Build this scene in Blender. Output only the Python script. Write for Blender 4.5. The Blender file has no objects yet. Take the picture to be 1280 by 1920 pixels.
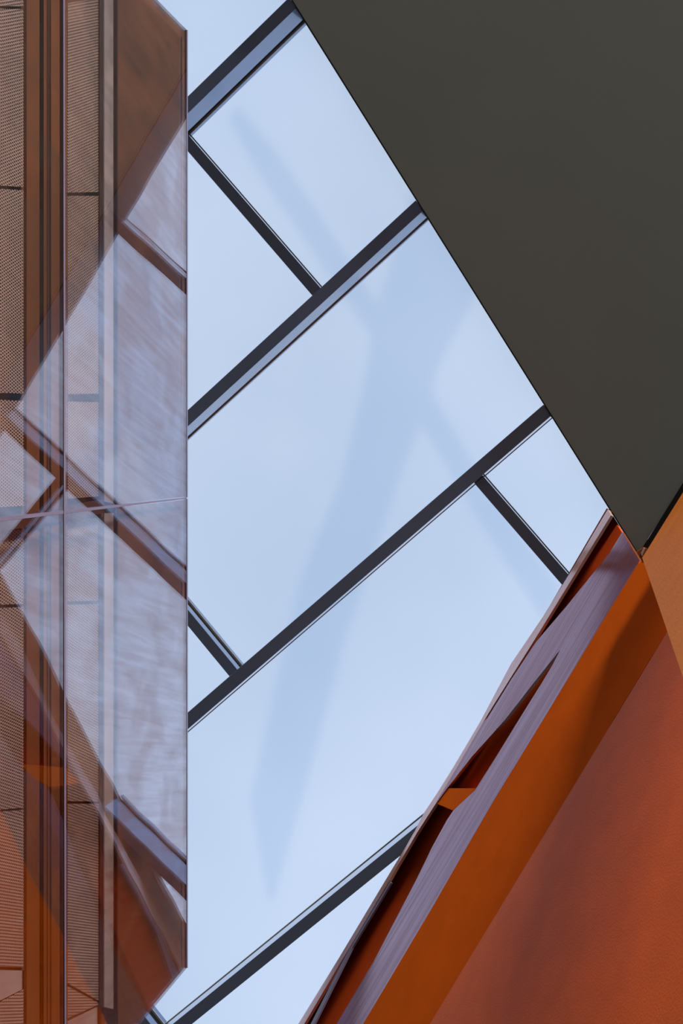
import bpy, math
from mathutils import Vector, Matrix

S = bpy.context.scene
C = S.collection

# ---------------------------------------------------------------- camera
F = 2500.0                                   # focal length in pixels of the 1280x1920 frame
EYE = Vector((0, 0, 1.6))
zc = Vector((500, 100, -2500)).normalized()  # the zenith as the camera sees it (right, up, back)
xc = (Vector((1, 0, 0)) - zc.x * zc).normalized()
yc = zc.cross(xc)
M = Matrix((xc, yc, zc))                     # camera space -> world
cam = bpy.data.cameras.new('camera')
cam.sensor_fit = 'VERTICAL'; cam.sensor_height = 36; cam.lens = F / 1920 * 36
cam.clip_end = 500
co = bpy.data.objects.new('camera', cam); C.objects.link(co)
co.matrix_world = Matrix.Translation(EYE) @ M.to_4x4()
S.camera = co

# ---------------------------------------------------------------- world, sun, daylight
w = bpy.data.worlds.new('world'); S.world = w; w.use_nodes = True
nt = w.node_tree; nt.nodes.clear()
tc = nt.nodes.new('ShaderNodeTexCoord'); sp = nt.nodes.new('ShaderNodeSeparateXYZ')
rp = nt.nodes.new('ShaderNodeValToRGB'); bg = nt.nodes.new('ShaderNodeBackground'); wo = nt.nodes.new('ShaderNodeOutputWorld')
mr = nt.nodes.new('ShaderNodeMapRange'); mr.inputs[1].default_value = -1; mr.inputs[2].default_value = 1
nt.links.new(tc.outputs['Generated'], sp.inputs[0]); nt.links.new(sp.outputs['Z'], mr.inputs[0])
nt.links.new(mr.outputs[0], rp.inputs[0]); nt.links.new(rp.outputs[0], bg.inputs[0]); nt.links.new(bg.outputs[0], wo.inputs[0])
e = rp.color_ramp.elements
e[0].position = 0.0; e[0].color = (.095, .08, .07, 1)
e[1].position = 0.60; e[1].color = (.515, .66, .91, 1)
k = e.new(.47); k.color = (.10, .09, .085, 1)
bg.inputs[1].default_value = 1.0

def sun(name, d, energy, angle, col):
    l = bpy.data.lights.new(name, 'SUN'); l.energy = energy; l.angle = math.radians(angle); l.color = col
    o = bpy.data.objects.new(name, l); C.objects.link(o)
    o.rotation_euler = Vector(d).to_track_quat('-Z', 'Y').to_euler(); return o
SUN_D = Vector((.25, .30, -.92)).normalized()
sun('sun', SUN_D, 0.29, 2.2, (1, .80, .50))

def area(name, loc, target, sx, sy, power, col):
    l = bpy.data.lights.new(name, 'AREA'); l.shape = 'RECTANGLE'; l.size = sx; l.size_y = sy; l.energy = power; l.color = col
    o = bpy.data.objects.new(name, l); C.objects.link(o); o.location = loc
    o.rotation_euler = (Vector(target) - Vector(loc)).to_track_quat('-Z', 'Y').to_euler(); return o
area('hall_window_daylight', (13.2, -31.5, 13.0), (0.5, 1, 13), 6, 5, 26000, (1, .94, .82))

S.view_settings.view_transform = 'Standard'; S.view_settings.look = 'None'
S.view_settings.exposure = 0; S.view_settings.gamma = 1; S.view_settings.use_curve_mapping = False
S.cycles.max_bounces = 10; S.cycles.transparent_max_bounces = 24
S.cycles.diffuse_bounces = 5; S.cycles.glossy_bounces = 6
S.cycles.caustics_reflective = False
S.cycles.sample_clamp_indirect = 3

# ---------------------------------------------------------------- geometry helpers
def ray(x, y):
    return M @ Vector(((x - 640) / F, (960 - y) / F, -1))
def at(x, y, h):                              # point at height h above the eye
    r = ray(x, y); return EYE + r * (h / r.z)
class Plane:
    def __init__(s, a, b, c):
        s.o = a; s.n = (b - a).cross(c - a).normalized()
        if s.n.dot(a - EYE) < 0: s.n = -s.n            # n points away from the eye
    def off(s, d):
        p = Plane.__new__(Plane); p.o = s.o + s.n * d; p.n = s.n; return p
    def at(s, x, y):
        r = ray(x, y); return EYE + r * ((s.o - EYE).dot(s.n) / r.dot(s.n))
def vplane(a, b):
    return Plane(a, b, a + Vector((0, 0, 1)))
def link(name, verts, faces, mat, parent=None, bevel=0):
    import bmesh
    me = bpy.data.meshes.new(name); me.from_pydata([tuple(v) for v in verts], [], faces)
    bm = bmesh.new(); bm.from_mesh(me); bmesh.ops.recalc_face_normals(bm, faces=bm.faces)
    if bevel: bmesh.ops.bevel(bm, geom=bm.edges[:], offset=bevel, segments=2, affect='EDGES', profile=.5)
    bm.to_mesh(me); bm.free()
    me.materials.append(mat)
    o = bpy.data.objects.new(name, me); C.objects.link(o)
    if parent: o.parent = parent; o.matrix_parent_inverse = parent.matrix_world.inverted()
    return o
def slab(name, pts, d, mat, parent=None, bevel=0):     # polygon pts pushed back along vector d
    n = len(pts); v = [Vector(p) for p in pts] + [Vector(p) + d for p in pts]
    f = [tuple(range(n)), tuple(range(2 * n - 1, n - 1, -1))] + [(i, (i + 1) % n, n + (i + 1) % n, n + i) for i in range(n)]
    return link(name, v, f, mat, parent, bevel)
def empty(name, loc):
    o = bpy.data.objects.new(name, None); o.location = loc; o.empty_display_size = .1; C.objects.link(o)
    bpy.context.view_layer.update(); return o
def tag(o, label=None, cat=None, group=None, kind=None):
    if label: o['label'] = label
    if cat: o['category'] = cat
    if group: o['group'] = group
    if kind: o['kind'] = kind
    return o
UP = Vector((0, 0, 1))

# ---------------------------------------------------------------- materials
def new(name):
    m = bpy.data.materials.new(name); m.use_nodes = True; m.node_tree.nodes.clear()
    return m, m.node_tree.nodes, m.node_tree.links
def paint(name, col, rough=.5, spec=.5, bump=0, bscale=200, var=.06, vscale=3, metallic=0, coat=0):
    m, N, L = new(name)
    b = N.new('ShaderNodeBsdfPrincipled'); o = N.new('ShaderNodeOutputMaterial'); L.new(b.outputs[0], o.inputs[0])
    t = N.new('ShaderNodeTexCoord'); n = N.new('ShaderNodeTexNoise'); n.inputs['Scale'].default_value = vscale
    n.inputs['Detail'].default_value = 4; L.new(t.outputs['Object'], n.inputs['Vector'])
    r = N.new('ShaderNodeValToRGB'); L.new(n.outputs['Fac'], r.inputs[0])
    r.color_ramp.elements[0].position = .3; r.color_ramp.elements[1].position = .7
    r.color_ramp.elements[0].color = tuple(c * (1 - var) for c in col) + (1,)
    r.color_ramp.elements[1].color = tuple(min(1, c * (1 + var)) for c in col) + (1,)
    L.new(r.outputs[0], b.inputs['Base Color'])
    b.inputs['Roughness'].default_value = rough; b.inputs['Specular IOR Level'].default_value = spec
    b.inputs['Metallic'].default_value = metallic; b.inputs['Coat Weight'].default_value = coat
    if bump:
        n2 = N.new('ShaderNodeTexNoise'); n2.inputs['Scale'].default_value = bscale; L.new(t.outputs['Object'], n2.inputs['Vector'])
        bp = N.new('ShaderNodeBump'); bp.inputs['Strength'].default_value = bump; bp.inputs['Distance'].default_value = .002
        L.new(n2.outputs['Fac'], bp.inputs['Height']); L.new(bp.outputs[0], b.inputs['Normal'])
    return m
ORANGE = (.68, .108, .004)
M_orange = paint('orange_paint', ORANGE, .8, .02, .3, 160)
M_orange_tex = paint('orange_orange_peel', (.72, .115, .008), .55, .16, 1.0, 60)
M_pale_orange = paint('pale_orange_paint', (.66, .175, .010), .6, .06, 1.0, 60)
M_red = paint('shaded_orange_paint', (.50, .06, .008), .6, .1)  # orange darkened towards red, so recess shade is part of the colour
M_soffit = paint('grey_green_paint', (.18, .205, .205), .8, .05, .2, 300, .03, .6)
M_black = paint('black_rubber', (.008, .008, .009), .7, .2)
M_metal = paint('dark_anodised_metal', (.17, .24, .42), .34, .3, 0, 1, .05, 2, .6, 1)
b_ = M_metal.node_tree.nodes['Principled BSDF']; b_.inputs['Coat IOR'].default_value = 1.6; b_.inputs['Coat Roughness'].default_value = .08; b_.inputs['Coat Tint'].default_value = (1, 1, 1, 1)
M_bead = paint('pale_aluminium', (.50, .56, .60), .35, .5)
M_edge = paint('mauve_glass_edge', (.19, .155, .25), .3, .5)
M_mesh_back = paint('cavity_brown', (.26, .11, .06), .8, .1)
M_tan = paint('tan_painted_metal', (.66, .52, .46), .5, .4)
M_brown = paint('orange_brown_laminate', (.28, .115, .062), .5, .3, 0, 1, .06, .8)
M_frame = paint('brown_frame', (.30, .10, .03), .5, .3, 0, 1, .06, 1)
M_dframe = paint('dark_brown_frame', (.16, .05, .022), .5, .3)
M_roof = paint('concrete_roof', (.4, .4, .4), .8, .2, .3, 40)

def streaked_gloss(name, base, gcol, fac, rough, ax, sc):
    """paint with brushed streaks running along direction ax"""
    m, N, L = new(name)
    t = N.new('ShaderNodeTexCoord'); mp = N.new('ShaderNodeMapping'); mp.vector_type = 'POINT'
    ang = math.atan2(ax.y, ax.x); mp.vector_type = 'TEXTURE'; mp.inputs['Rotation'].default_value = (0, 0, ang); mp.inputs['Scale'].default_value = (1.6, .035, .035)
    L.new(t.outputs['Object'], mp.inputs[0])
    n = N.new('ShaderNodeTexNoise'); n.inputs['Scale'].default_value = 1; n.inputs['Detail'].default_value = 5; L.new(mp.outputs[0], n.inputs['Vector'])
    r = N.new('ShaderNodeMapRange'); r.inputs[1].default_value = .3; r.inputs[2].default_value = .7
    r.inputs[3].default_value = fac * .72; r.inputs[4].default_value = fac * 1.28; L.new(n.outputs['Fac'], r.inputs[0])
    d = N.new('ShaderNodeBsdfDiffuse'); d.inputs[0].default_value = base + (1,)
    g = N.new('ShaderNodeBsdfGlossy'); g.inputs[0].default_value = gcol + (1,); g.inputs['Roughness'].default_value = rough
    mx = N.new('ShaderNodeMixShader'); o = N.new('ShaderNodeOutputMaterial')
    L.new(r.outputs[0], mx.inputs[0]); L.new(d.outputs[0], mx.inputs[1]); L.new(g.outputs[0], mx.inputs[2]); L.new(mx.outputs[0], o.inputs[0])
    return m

def glass_facade():
    m, N, L = new('laminated_glass')
    t = N.new('ShaderNodeTexCoord')
    def noise(rot, sc, scale, det):
        mp = N.new('ShaderNodeMapping'); mp.vector_type = 'TEXTURE'; mp.inputs['Rotation'].default_value = rot; mp.inputs['Scale'].default_value = sc
        n = N.new('ShaderNodeTexNoise'); n.inputs['Scale'].default_value = scale; n.inputs['Detail'].default_value = det
        L.new(t.outputs['Object'], mp.inputs[0]); L.new(mp.outputs[0], n.inputs['Vector']); return n
    def math_(op, a, b=None, c=None):
        x = N.new('ShaderNodeMath'); x.operation = op
        for i, q in enumerate((a, b, c)):
            if q is None: continue
            if isinstance(q, (int, float)): x.inputs[i].default_value = q
            else: L.new(q, x.inputs[i])
        return x.outputs[0]
    rot = (math.radians(STREAK), 0, 0)
    fine = noise(rot, (1, .05, .8), 1, 4); fine.inputs['Distortion'].default_value = .5
    cloud = noise(rot, (1, .45, .7), 1, 2); cloud.inputs['Distortion'].default_value = .6; wave = noise((0, 0, 0), (1, .9, 1.4), 1, 1)
    g = N.new('ShaderNodeNewGeometry')
    dt = N.new('ShaderNodeVectorMath'); dt.operation = 'DOT_PRODUCT'; L.new(g.outputs['Normal'], dt.inputs[0]); L.new(g.outputs['Incoming'], dt.inputs[1])
    c = math_('ABSOLUTE', dt.outputs['Value'])
    s5 = math_('POWER', math_('SUBTRACT', 1.0, c), 5)
    fr = math_('MULTIPLY_ADD', s5, .95, .045)
    fr = math_('MULTIPLY', fr, FR)
    def rng(n, lo, hi, a=.35, b=.65):
        r = N.new('ShaderNodeMapRange'); r.inputs[1].default_value = a; r.inputs[2].default_value = b
        r.inputs[3].default_value = lo; r.inputs[4].default_value = hi; L.new(n.outputs['Fac'], r.inputs[0]); return r.outputs[0]
    fr = math_('MULTIPLY', fr, rng(fine, .86, 1.14)); fr = math_('MULTIPLY', fr, rng(cloud, .80, 1.14, .42, .6))
    bp = N.new('ShaderNodeBump'); bp.inputs['Strength'].default_value = .12; bp.inputs['Distance'].default_value = .02; L.new(wave.outputs['Fac'], bp.inputs['Height'])
    gl = N.new('ShaderNodeBsdfGlossy'); gl.inputs['Roughness'].default_value = .012; gl.inputs[0].default_value = (.94, .94, 1, 1)
    L.new(bp.outputs[0], gl.inputs['Normal'])
    tr = N.new('ShaderNodeBsdfTransparent'); tr.inputs[0].default_value = (.93, .93, .96, 1)
    mx = N.new('ShaderNodeMixShader'); o = N.new('ShaderNodeOutputMaterial')
    L.new(fr, mx.inputs[0]); L.new(tr.outputs[0], mx.inputs[1]); L.new(gl.outputs[0], mx.inputs[2]); L.new(mx.outputs[0], o.inputs[0])
    return m
STREAK = -14; FR = 2.2
M_glass = glass_facade()

def frosted():
    m, N, L = new('frosted_skylight_glass')
    t = N.new('ShaderNodeBsdfTranslucent'); t.inputs[0].default_value = (.97, .97, .97, 1)
    tx = N.new('ShaderNodeTexCoord'); n = N.new('ShaderNodeTexNoise'); n.inputs['Scale'].default_value = .25; n.inputs['Detail'].default_value = 3
    L.new(tx.outputs['Object'], n.inputs['Vector'])
    r = N.new('ShaderNodeValToRGB'); L.new(n.outputs['Fac'], r.inputs[0])
    r.color_ramp.elements[0].position = .35; r.color_ramp.elements[1].position = .65
    r.color_ramp.elements[0].color = (.93, .95, .965, 1); r.color_ramp.elements[1].color = (1, 1, 1, 1)
    L.new(r.outputs[0], t.inputs[0])
    o = N.new('ShaderNodeOutputMaterial'); L.new(t.outputs[0], o.inputs[0]); return m
M_frost = frosted()

def perforated(name, col, pitch):
    """sheet metal punched with staggered round holes; a hole lets one see through"""
    m, N, L = new(name)
    t = N.new('ShaderNodeTexCoord'); s = N.new('ShaderNodeSeparateXYZ'); L.new(t.outputs['Object'], s.inputs[0])
    def mt(op, a, b=None):
        x = N.new('ShaderNodeMath'); x.operation = op
        for i, q in enumerate((a, b)):
            if q is None: continue
            if isinstance(q, (int, float)): x.inputs[i].default_value = q
            else: L.new(q, x.inputs[i])
        return x.outputs[0]
    def grid(off):
        a = mt('SUBTRACT', mt('FRACT', mt('ADD', mt('DIVIDE', s.outputs['Y'], pitch), off)), .5)
        b = mt('SUBTRACT', mt('FRACT', mt('ADD', mt('DIVIDE', s.outputs['Z'], pitch * PZ), off)), .5)
        return mt('SQRT', mt('ADD', mt('MULTIPLY', a, a), mt('MULTIPLY', mt('MULTIPLY', b, b), 1.0)))
    d = mt('MINIMUM', grid(0.0), grid(.5))
    hole = mt('LESS_THAN', d, .29)
    b = N.new('ShaderNodeBsdfPrincipled'); b.inputs['Base Color'].default_value = col + (1,); b.inputs['Roughness'].default_value = .5
    tr = N.new('ShaderNodeBsdfTransparent'); mx = N.new('ShaderNodeMixShader'); o = N.new('ShaderNodeOutputMaterial')
    L.new(hole, mx.inputs[0]); L.new(b.outputs[0], mx.inputs[1]); L.new(tr.outputs[0], mx.inputs[2]); L.new(mx.outputs[0], o.inputs[0])
    return m
PZ = 2.5
M_perf = perforated('perforated_metal', (.72, .50, .39), .021)

# ---------------------------------------------------------------- ceiling soffit on the right
HS = 13.50
A0, A1, CR, B1 = (440, -168), (545, 0), (1192, 1037), (1280, 905)
soff = [at(245, -481, HS), at(545, 0, HS), at(1193.5, 1038, HS), at(1202, 1030, HS), at(1280, 905, HS), at(1560, 457, HS), at(1560, -481, HS)]
ceil = slab('ceiling', soff, UP * (14.12 - HS), M_soffit); tag(ceil, kind='structure')
# ---------------------------------------------------------------- orange walls at lower right
HL = 12.4
L1 = [(1300, 883), (1196, 1056), (1151, 1129), (1095, 1222), (1012, 1359), (926, 1500), (868, 1600), (811, 1700), (776, 1759), (687, 1909), (600, 2055)]
pa, pb = at(1196, 1056, HL), at(687, 1909, HL)
PW = Plane(pa, pb, at(850, 1437, 13.50))
H2 = 11.3
P7 = Plane(pa, pb, at(1028, 1556, H2))
def ext(p, q, t): return (p[0] + (q[0] - p[0]) * t, p[1] + (q[1] - p[1]) * t)
L2 = [(1340, 1037), (1247, 1190), (1217, 1238), (1149, 1350), (1100, 1438), (1028, 1556), (940, 1700), (900, 1767), (806, 1919), (700, 2092)]
w7 = slab('wall_right', [P7.at(*p) for p in L1[1:]] + [P7.at(*p) for p in reversed(L2)], P7.n * .04, M_orange)
tag(w7, kind='structure')
q1, q2 = P7.at(1247, 1190), P7.at(806, 1919)
P8 = vplane(q1, q2)
P8 = Plane(q1, q2, (q1 + q2) / 2 + Vector((P8.n.x * .8, P8.n.y * .8, -3.2)))
D8 = Vector((P7.n.x * .8, P7.n.y * .8, -3.2)) * 2.8; D8 -= P8.n * D8.dot(P8.n)
w8 = slab('wall_lower', [P8.at(*L2[0]), P8.at(*L2[-1]), P8.at(*L2[-1]) + D8, P8.at(*L2[0]) + D8], P8.n * .05, M_orange_tex)
tag(w8, kind='structure')
a9, b9 = at(1203.5, 1046, 12.0), at(1280, 923, 12.0)
P9 = vplane(a9, b9)
z9 = Vector((a9.x, a9.y, EYE.z + .4)); far9 = b9 + (b9 - a9) * 2
w9 = slab('wall_front', [a9, far9, Vector((far9.x, far9.y, z9.z)), z9], P9.n * .08, M_pale_orange)
tag(w9, kind='structure')
shadow_gap = slab('trim_1', [at(1210, 1018, 13.47), at(1300, 874, 13.47), at(1330, 900, 13.47), at(1236, 1050, 13.47), at(1212, 1034, 13.47)], UP * .02, M_black)  # black slab stands in for the dark shadow gap between soffit and wall
tag(shadow_gap, kind='structure')
tipo = empty('trim_2', at(1202, 1040, 13.4)); tag(tipo, kind='structure')
slab('corner_block', [at(1187, 1026, 13.52), at(1212, 1010, 13.52), at(1240, 1050, 13.52), at(1215, 1075, 13.52), at(1195, 1072, 13.52), at(1188, 1055, 13.52)], UP * .02, M_dframe, tipo)
tb = [at(1190, 1037, 13.43), at(1206, 1026, 13.43), at(1213, 1029, 13.43), at(1204, 1046, 13.43), at(1198, 1056, 13.43), at(1193, 1046, 13.43)]
slab('corner_bracket', tb, UP * .03, M_frame, tipo)
slab('sealant', [at(1190, 1040, 13.42), at(1194, 1040, 13.42), at(1199, 1054, 13.42), at(1197, 1056, 13.42)], UP * .02, M_black, tipo)
slab('packing_strip', [at(1201, 1037, 13.42), at(1206, 1027, 13.42), at(1209, 1028, 13.42), at(1203, 1043, 13.42)], UP * .02, M_tan, tipo)

# the folded cornice along the skylight: glossy plates over recesses coloured a shaded deep red
axis = (pb - pa); axis.z = 0; axis.normalize()
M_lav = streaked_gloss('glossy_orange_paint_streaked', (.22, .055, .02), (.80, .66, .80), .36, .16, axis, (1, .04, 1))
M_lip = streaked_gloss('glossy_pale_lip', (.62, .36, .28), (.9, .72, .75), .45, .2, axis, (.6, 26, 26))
corn = empty('folded_cornice', PW.at(900, 1450))
tag(corn, 'long folded orange metal cornice with mauve sheen and deep red recesses, edging the skylight', 'cornice')
O = [(1139, 955), (1067.5, 1075), (1017, 1157), (958, 1244), (900, 1353), (850, 1437.5), (819, 1487.5), (794, 1525), (775, 1563), (719, 1656), (634, 1798), (559, 1920), (470, 2070)]
I1 = [(1145, 966), (1055, 1113), (999, 1204), (925, 1322), (906, 1353), (858, 1436), (831, 1481), (817, 1506), (781, 1562), (744, 1625), (722, 1664), (650, 1785), (570, 1920), (480, 2072)]
e1 = [(906, 1353), (913, 1347), (958, 1274), (1005, 1203), (1064, 1134), (1096, 1094), (1142, 1037), (1164, 1001)]
e2 = [(1050, 1218), (1002, 1278), (946, 1350), (884, 1419), (837, 1479), (819, 1504)]
e3 = [(890, 1482), (931, 1417), (980, 1337), (1017, 1278), (1036, 1246), (1050, 1218)]
def P(pl, pts): return [pl.at(*p) for p in pts]
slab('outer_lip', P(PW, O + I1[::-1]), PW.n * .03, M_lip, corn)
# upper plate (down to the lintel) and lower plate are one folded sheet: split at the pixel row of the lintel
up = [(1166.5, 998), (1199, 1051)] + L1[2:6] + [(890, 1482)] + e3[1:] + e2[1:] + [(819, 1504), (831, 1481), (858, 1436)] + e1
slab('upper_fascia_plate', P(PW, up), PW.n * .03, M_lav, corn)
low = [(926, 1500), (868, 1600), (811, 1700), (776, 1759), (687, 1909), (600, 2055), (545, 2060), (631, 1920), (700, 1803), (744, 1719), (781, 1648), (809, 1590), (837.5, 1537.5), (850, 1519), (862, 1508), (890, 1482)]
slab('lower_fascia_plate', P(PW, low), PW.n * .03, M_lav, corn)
PR = PW.off(.16)
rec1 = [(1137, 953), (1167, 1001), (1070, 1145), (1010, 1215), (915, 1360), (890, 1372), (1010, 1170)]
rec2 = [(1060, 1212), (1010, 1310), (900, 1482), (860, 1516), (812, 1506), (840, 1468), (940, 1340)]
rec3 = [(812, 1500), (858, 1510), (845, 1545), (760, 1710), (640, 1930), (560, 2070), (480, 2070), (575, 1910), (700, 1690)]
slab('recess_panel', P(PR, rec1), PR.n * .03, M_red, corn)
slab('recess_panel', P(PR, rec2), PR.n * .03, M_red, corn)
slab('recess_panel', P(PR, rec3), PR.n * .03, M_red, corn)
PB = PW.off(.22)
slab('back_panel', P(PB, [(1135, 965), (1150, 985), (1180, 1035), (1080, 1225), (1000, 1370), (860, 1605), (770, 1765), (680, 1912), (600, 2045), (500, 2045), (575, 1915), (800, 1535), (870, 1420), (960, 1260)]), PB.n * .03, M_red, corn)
# kerb standing up behind the lip towards the skylight
kp = [PW.off(.02).at(x + 3, y + 2) for x, y in O]
kz = EYE.z + 14.06
kv = kp + [Vector((p.x, p.y, max(kz, p.z + .02))) for p in kp]; nk = len(kp); dk = Vector((PB.n.x, PB.n.y, 0)).normalized() * .03
kv += [p + dk for p in kv]
kf = []
for a in range(nk - 1):
    kf += [(a, a + 1, nk + a + 1, nk + a), (2 * nk + a, 3 * nk + a, 3 * nk + a + 1, 2 * nk + a + 1),
           (nk + a, nk + a + 1, 3 * nk + a + 1, 3 * nk + a), (a + 1, a, 2 * nk + a, 2 * nk + a + 1)]
kf += [(0, nk, 3 * nk, 2 * nk), (nk - 1, 3 * nk - 1, 4 * nk - 1, 2 * nk - 1)]
link('kerb', kv, kf, M_frame, corn)
PM = PW.off(.01)
slab('cross_stiffener', P(PM, [(817, 1506), (848, 1519), (866, 1506), (892, 1478), (833, 1478)]), PW.n * .14, M_orange, corn)
PT = PW.off(.004)
slab('glazing_strip', P(PT, [(731, 1653), (733, 1655), (660, 1777), (589, 1920), (500, 2070), (489, 2070), (582, 1920), (655, 1777)]), PW.n * .02, M_edge, corn)

# ---------------------------------------------------------------- skylight
TH = math.radians(-41.0)
u = Vector((math.cos(TH), math.sin(TH), 0)); v = Vector((-math.sin(TH), math.cos(TH), 0))
HB, HC, HG = 13.60, 13.82, 14.14              # rafter underside, crossbar underside, glass (above the eye)
def uv(x, y, h):
    p = at(x, y, h) - EYE; return p.dot(u), p.dot(v)
R_px = [((353, 180), (536, 0), (355, 208.6), (553, 17.6)), ((354, 768), (776, 377), (353.3, 798.7), (789.5, 397.6)),
        ((352, 1334.5), (1015, 762.8), (352, 1366), (1029, 784.5)), ((500, 1776.6), (778, 1551.6), (500, 1806), (742, 1612))]
rv = []
for a, b, c, d in R_px:
    rv.append(((uv(*a, HB)[1] + uv(*b, HB)[1]) / 2, (uv(*c, HB)[1] + uv(*d, HB)[1]) / 2))
pitch = (rv[3][0] - rv[0][0]) / 3
rv = [(rv[0][0] - pitch, rv[0][1] - pitch)] + rv + [(rv[3][0] + pitch, rv[3][1] + pitch)]
cu = [(sum(uv(*p, HC)[0] for p in lo) / len(lo), sum(uv(*p, HC)[0] for p in hi) / len(hi)) for lo, hi in
      [(((355, 285), (583, 553), (890.7, 909), (1053, 1097)), ((354, 255), (598, 540), (907.5, 893.4), (1065.8, 1075.4))),
       (((352, 1174), (429, 1267)), ((353, 1144), (446.6, 1253)))]]
cp = cu[0][0] - cu[1][0]                       # spacing of the crossbar lines
cw = cu[0][1] - cu[0][0]
def cline(k): return cu[0][0] - k * cp, cu[0][0] - k * cp + cw
def slant(name, a0, a1, b0, b1, v0, v1, h0, h1, mat, parent):
    z0, z1 = EYE.z + h0, EYE.z + h1            # a0/b0: ends along the v0 edge, a1/b1: ends along the v1 edge
    q = [u * a + v * b + UP * z0 for a, b in ((a0, v0), (b0, v0), (b1, v1), (a1, v1))]
    return slab(name, q, UP * (z1 - z0), mat, parent, .004)
def bar(name, u0, u1, v0, v1, h0, h1, mat, parent):
    z0, z1 = EYE.z + h0, EYE.z + h1
    q = [u * a + v * b + UP * z0 for a, b in ((u0, v0), (u1, v0), (u1, v1), (u0, v1))]
    return slab(name, q, UP * (z1 - z0), mat, parent, .004)
# where rafters stop: short of the left edge of view, and just over the soffit or cornice
u_left = uv(200, 300, HB)[0] - .5
def u_on(vv, p, q, h):                         # u where the world line p-q crosses v = vv
    a, b = uv(*p, h), uv(*q, h); t = (vv - a[1]) / (b[1] - a[1]); return a[0] + (b[0] - a[0]) * t
def u_right(vv):
    if vv < uv(1140, 958, HS)[1]: return u_on(vv, (545, 0), (1193.5, 1038), HS)
    return u_on(vv, (798, 1519), (744, 1612), HB)
def u_lo(vv):                                  # line just left of the facade glass
    return u_on(vv, (330, -200), (330, 2100), HB) - .35
RL = ['thick dark skylight rafter at the top left corner, with the widest blue side face',
      'long dark skylight rafter with blue side face, second from the top',
      'long dark skylight rafter across the middle, showing almost no side face',
      'brown-black skylight rafter at the bottom with a pale grey-green upper side']
GAPS = (.004, .004, .004, -.03)
for i in range(1, 5):
    v0, v1 = rv[i]; vm = (v0 + v1) / 2
    r = empty('skylight_rafter', u * u_lo(vm) + v * vm + UP * (EYE.z + HB))
    tag(r, RL[i - 1], 'rafter', 'skylight rafters')
    lo, e0, e1_ = u_lo(vm), u_right(v0) - GAPS[i - 1], u_right(v1) - GAPS[i - 1]
    for nme, ins, h0, h1, mt_ in (('beam', 0, HB, HB + .355, M_metal), ('gasket', .016, HB + .355, HB + .44, M_black),
                                  ('glazing_bead', -.006, HB + .44, HB + .455, M_bead), ('glazing_cap', .004, HB + .455, HG, M_metal)):
        slant(nme, lo, lo, e0, e1_, v0 + ins, v1 - ins, h0, h1, mt_, r)
edge = slab('trim_9', [at(245, -481, HS - .004), at(545, 0, HS - .004), at(1193.5, 1038, HS - .004), at(1195.5, 1036.5, HS - .004), at(547.5, -1.5, HS - .004), at(247.5, -482.5, HS - .004)], UP * .01, M_black)
tag(edge, kind='structure')
CL = {(1, 0): 'short dark crossbar between the two upper rafters, left of the grey ceiling',
      (2, 1): 'short crossbar with a pale green side, meeting the middle rafter beside the mauve glass',
      (3, 0): 'short brown-black crossbar running from the middle rafter to the orange cornice',
      (3, 2): 'crossbar just showing below the bottom corner of the mauve glass, pale side out'}
bays = {0: (-1, 1, 3), 1: (-2, 0, 2), 2: (-1, 1, 3), 3: (-2, 0, 2), 4: (-1, 1, 3)}
for (i, k), lab in CL.items():
    c0, c1 = cline(k); v0, v1 = rv[i][1], rv[i + 1][0]
    if (i, k) == (3, 0):
        v1 = v0 + (v1 - v0) * .60
    r = empty('skylight_crossbar', u * c0 + v * v0 + UP * (EYE.z + HC)); tag(r, lab, 'crossbar', 'skylight crossbars')
    bar('beam', c0, c1, v0 + .001, v1, HC, HB + .34, M_metal, r)
    bar('gasket', c0 + .016, c1 - .016, v0, v1, HB + .34, HB + .44, M_black, r)
    bar('glazing_bead', c0 - .006, c1 + .006, v0, v1, HB + .44, HB + .455, M_bead, r)
    bar('glazing_cap', c0 + .004, c1 - .004, v0, v1, HB + .455, HG, M_metal, r)
PL = {(0, -1): 'frosted skylight above the topmost rafter at the upper left',
      (1, 0): 'frosted skylight between the upper rafters, left of the short crossbar',
      (1, -2): 'frosted skylight between the upper rafters, right of the short crossbar',
      (2, 1): 'small triangle of frosted skylight above the left end of the middle rafter',
      (2, -1): 'large frosted skylight in the middle, between second and third rafters',
      (3, 0): 'large frosted skylight below the middle rafter, left of its right-hand crossbar',
      (3, -2): 'small frosted skylight between crossbar, grey ceiling and orange cornice',
      (3, 2): 'frosted skylight sliver beyond the lowest corner of the mauve glass',
      (4, 1): 'frosted skylight below the bottom rafter, beside the orange cornice'}
for (i, k), lab in PL.items():
    v0, v1 = (rv[i][0] + rv[i][1]) / 2 + .006, (rv[i + 1][0] + rv[i + 1][1]) / 2 - .006
    c1 = (cline(k)[0] + cline(k)[1]) / 2 - .006; c0 = c1 - 2 * cp + .012
    if i == 0: c0 -= 1; c1 += 2.5
    if i == 4: c0 -= 1; c1 += 2.5
    q = [u * a + v * b + UP * (EYE.z + HG) for a, b in ((c0, v0), (c1, v0), (c1, v1), (c0, v1))]
    o = slab('frosted_skylight', q, UP * .02, M_frost); tag(o, lab, 'skylight', 'frosted skylights')
    # one face only carries the frosting; the slab is 2 cm thick
# roof deck around the opening, out of sight above soffit, cornice and facade
def rect(x0, x1, y0, y1, z): return [Vector((x0, y0, z)), Vector((x1, y0, z)), Vector((x1, y1, z)), Vector((x0, y1, z))]

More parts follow.
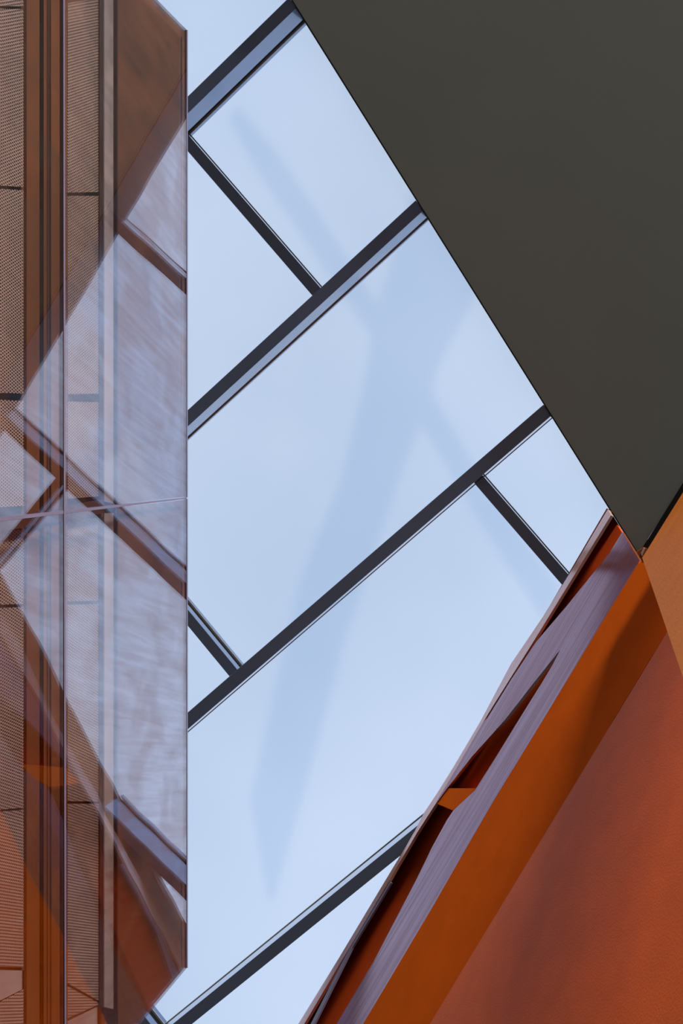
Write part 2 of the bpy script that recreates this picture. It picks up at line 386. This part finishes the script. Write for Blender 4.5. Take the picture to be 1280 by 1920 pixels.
# ---------------------------------------------------------------- glass facade on the left
HT = 11.15
g0, g1 = at(350.5, 55, HT), at(350.5, 1815, HT)
PG = vplane(g0, g1)
gn = PG.n                                      # points away from the eye, into the cavity
def G(off, x, y): return PG.off(off).at(x, y)
VPX, VPY = 1140, 860
def radial(x0, y0, x): return (x, y0 + (x - x0) * (VPY - y0) / (VPX - x0))
def jy(x): return 974 - 40 * x / 350           # the upright joint between the panes
top = lambda x: radial(350, 56, x); bot = lambda x: radial(350, 1815, x)
GL = {('u', 0): 'outer glass pane above the crossing joint, with a clipped upper right corner',
      ('u', 1): 'outer glass pane below the crossing joint, with a clipped lower right corner',
      ('l', 0): 'inner strip of facade glass at the left edge, above the crossing joint',
      ('l', 1): 'inner strip of facade glass at the left edge, below the crossing joint'}
for (s, k), lab in GL.items():
    xa, xb = (121.5, 350) if s == 'u' else (-60, 118.5)
    def yj(x): return jy(x) + ((-1 if k == 0 else 1) * (3.5 - 2.3 * x / 350))
    if k == 0: poly = [(xa, top(xa)[1]), (xb, top(xb)[1]), (xb, yj(xb)), (xa, yj(xa))]
    else: poly = [(xa, yj(xa)), (xb, yj(xb)), (xb, bot(xb)[1]), (xa, bot(xa)[1])]
    r = empty('facade_glass', G(0, *poly[0])); tag(r, lab, 'glass panel', 'facade glass panes')
    slab('pane', P(PG, poly), gn * .016, M_glass, r)
    if s == 'u':                               # polished top edge of the outer panes
        p0, p1 = (poly[1], poly[2])
        slab('polished_edge', [G(-.002, *p0), G(-.002, p0[0] + 2.0, p0[1]), G(-.002, p1[0] + 2.0, p1[1]), G(-.002, *p1)], gn * .02, M_edge, r)
jt = slab('trim_3', P(PG, [(-60, jy(-60) - 4.6), (118, jy(118) - 3.2), (350, jy(350) - 1), (350, jy(350) + 1), (118, jy(118) + 3.2), (-60, jy(-60) + 4.6)]), gn * .014, M_edge); tag(jt, kind='structure')
jt = slab('trim_4', [G(-.003, 118.4, -150), G(-.003, 121.4, -150), G(-.003, 124.4, 2060), G(-.003, 121.4, 2060)], gn * .02, M_edge); tag(jt, kind='structure')

# cladding behind the glass
BK = .05
pts = lambda off, l: [G(off, *p) for p in l]
def span(name, lab, y0a, y1a):
    pass
for k in (0, 1):
    x0, x1 = 221, 348.5
    if k == 0: poly = [(x0, radial(348, 60, x0)[1]), (x1 - 0, radial(348, 60, x1)[1]), (x1, jy(x1) - 3), (x0, jy(x0) - 3)]
    else: poly = [(x0, jy(x0) + 3), (x1, jy(x1) + 3), (x1, radial(348, 1811, x1)[1]), (x0, radial(348, 1811, x0)[1])]
    o = slab('cladding_panel', pts(BK, poly), gn * .010, M_brown)
    tag(o, 'broad smooth brown cladding panel behind the outer glass, ' + ('upper half' if k == 0 else 'lower half'), 'cladding panel', 'brown cladding behind the glass')
GP = .13
hr = (G(BK + .012, 221, 900) - EYE).z
def hz(x, y): return at(x, y, hr)
for k in (0, 1):
    ya, yb = ((-200, 934) if k == 0 else (962, 1882))
    poly = pts(BK + .035, [(229, ya), (229, yb + 14), (195.5, yb + 6), (195.5, ya)])
    o = slab('return_strip', poly, gn * .01, M_tan)
    tag(o, 'narrow pale tan return strip beside the perforated column, ' + ('above' if k == 0 else 'below') + ' the glass joint', 'strip', 'tan return strips')
def frame_bar(name, off, x0, x1, mat, parent, th=.03, y0=-200, y1=2080):
    return slab(name, pts(off, [(x0, y0), (x1, y0), (x1, y1), (x0, y1)]), gn * th, mat, parent)
wl = frame_bar('wall_left', GP + .10, -80, 216, M_mesh_back, None, .05); tag(wl, kind='structure')
mu = empty('mullion', G(GP, 90, 960)); tag(mu, 'deep orange-brown grooved mullion running between the two perforated columns', 'mullion')
frame_bar('face', GP - .02, 50, 74, M_frame, mu, .018)
frame_bar('groove', GP + .05, 74, 82, M_dframe, mu)
frame_bar('face', GP - .03, 82, 112, M_frame, mu, .018)
frame_bar('groove', GP + .02, 112, 118, M_dframe, mu)
frame_bar('face', GP - .02, 117, 126, M_frame, mu, .018)
frame_bar('groove', GP - .035, 89, 90.5, M_dframe, mu, .008)
frame_bar('groove', GP - .035, 95, 96, M_dframe, mu, .008)
ef = frame_bar('edge_frame', GP - .02, 190, 195.5, M_frame, None, .018); tag(ef, 'thin brown frame bar between the wider perforated column and the tan strip', 'frame')
tr_ = slab('transom', pts(GP - .045, [(-60, 985), (50, 963), (195, 936), (195, 962), (50, 988), (-60, 1010)]), gn * .010, M_dframe); tag(tr_, 'dark brown transom crossing the perforated columns just behind the glass joint', 'transom')

def perf(x0, x1, ya, yb, lab, grp):
    poly = [(x0, ya[0]), (x1, ya[1]), (x1, yb[1]), (x0, yb[0])]
    o = slab('perforated_panel', pts(GP, poly), gn * .004, M_perf); tag(o, lab, 'perforated panel', grp)
posn = ['at the very top', 'second from the top', 'third from the top, ending above the crossing joint', 'just below the crossing joint', 'fifth from the top', 'tall, next to lowest']
gB = 'perforated panels of the wide column'; gA = 'perforated panels at the left edge'
B = [((-200, -200), (2, -8)), ((6, -4), (361, 360)), ((367, 367), (739, 738)), ((753, 754), (935, 930)), ((976, 970), (1128, 1126)), ((1134, 1132), (1502, 1503)), ((1507, 1507), (1843, 1879))]
nm = ['topmost', 'second from the top', 'third from the top', 'short one just above the glass joint', 'short one just below the glass joint', 'sixth from the top', 'lowest, with slanted foot']
for (a, b), n_ in zip(B[1:], nm[1:] if False else ['topmost', 'second from the top', 'short one just above the glass joint', 'short one just below the glass joint', 'second from the bottom', 'lowest, with a slanted foot']):
    perf(127, 190, a, b, 'tan perforated panel of the wider column, ' + n_, gB)
Bf = slab('perforated_panel', pts(GP, [(127, 1849), (188, 1882), (127, 1909)]), gn * .004, M_perf)
tag(Bf, 'triangular perforated metal end piece at the foot of the wider column', 'perforated panel', gB)
A = [((-200, -200), (10, 12)), ((15, 17), (344, 351)), ((350, 357), (735, 738)), ((746, 752), (955, 948)), ((1000, 992), (1136, 1132)), ((1142, 1138), (1523, 1514)), ((1527, 1518), (1811, 1814))]
for (a, b), n_ in zip(A, ['cut off by the top of the picture', 'first full one from the top', 'second full one from the top', 'above the crossing joint', 'below the crossing joint', 'second from the bottom', 'lowest full one']):
    perf(-60, 50, a, b, 'dusky perforated panel at the left picture edge, ' + n_, gA)
Af = slab('perforated_panel', pts(GP, [(-60, 1900), (0, 1879), (50, 1853), (50, 2080), (-60, 2080)]), gn * .004, M_perf)
tag(Af, 'slanted perforated panel in the bottom left corner below the pale panel', 'perforated panel', gA)
o = slab('end_panel', pts(GP + .01, [(-60, 1817), (50, 1820), (50, 1851), (0, 1876), (-60, 1898)]), gn * .01, M_tan); tag(o, 'plain pale tan wedge-shaped panel at the lower left edge', 'end panel')
o = slab('end_panel', pts(GP + .01, [(127, 1916), (190, 1884), (196, 1884), (222, 1895), (222, 2080), (127, 2080)]), gn * .01, M_tan); tag(o, 'plain pale tan panel closing the foot of the wider perforated column', 'end panel')

# ---------------------------------------------------------------- roof: braces over the frosted glass (their shadow shows through), roof deck
HBZ = 17.2
def roof_pt(x, y):
    """point at height HBZ whose sun shadow falls where pixel (x, y) meets the frosted glass"""
    g = at(x, y, HG); return g - SUN_D * ((HBZ - HG) / -SUN_D.z)
sh1 = [(950, 440), (880, 560), (812, 690), (800, 745), (730, 930), (640, 1200), (560, 1500), (505, 1690), (470, 1500), (560, 1100), (640, 900), (690, 690), (700, 600), (735, 490), (790, 300)]
sh2 = [(440, 190), (520, 290), (640, 470), (735, 620), (820, 760), (905, 905), (1040, 1090), (1010, 1150), (890, 965), (790, 800), (690, 620), (590, 480), (480, 320), (425, 220)]
b1 = slab('trim_5', [roof_pt(*p) for p in sh1], UP * .12, M_roof); tag(b1, kind='structure')
b2 = slab('trim_6', [roof_pt(*p) + UP * .13 for p in sh2], UP * .12, M_roof); tag(b2, kind='structure')
zt = EYE.z + 14.2
def deck(name, pl):
    o = slab(name, pl, UP * .15, M_roof); tag(o, kind='structure')
h = 14.2
deck('trim_7', [at(395, -321, h), at(1263, 1060, h), at(540, 2216, h), at(1900, 2216, h), at(1900, -321, h)])
deck('trim_8', [at(-1500, -600, h), at(250, -600, h), at(250, 2300, h), at(-1500, 2300, h)])
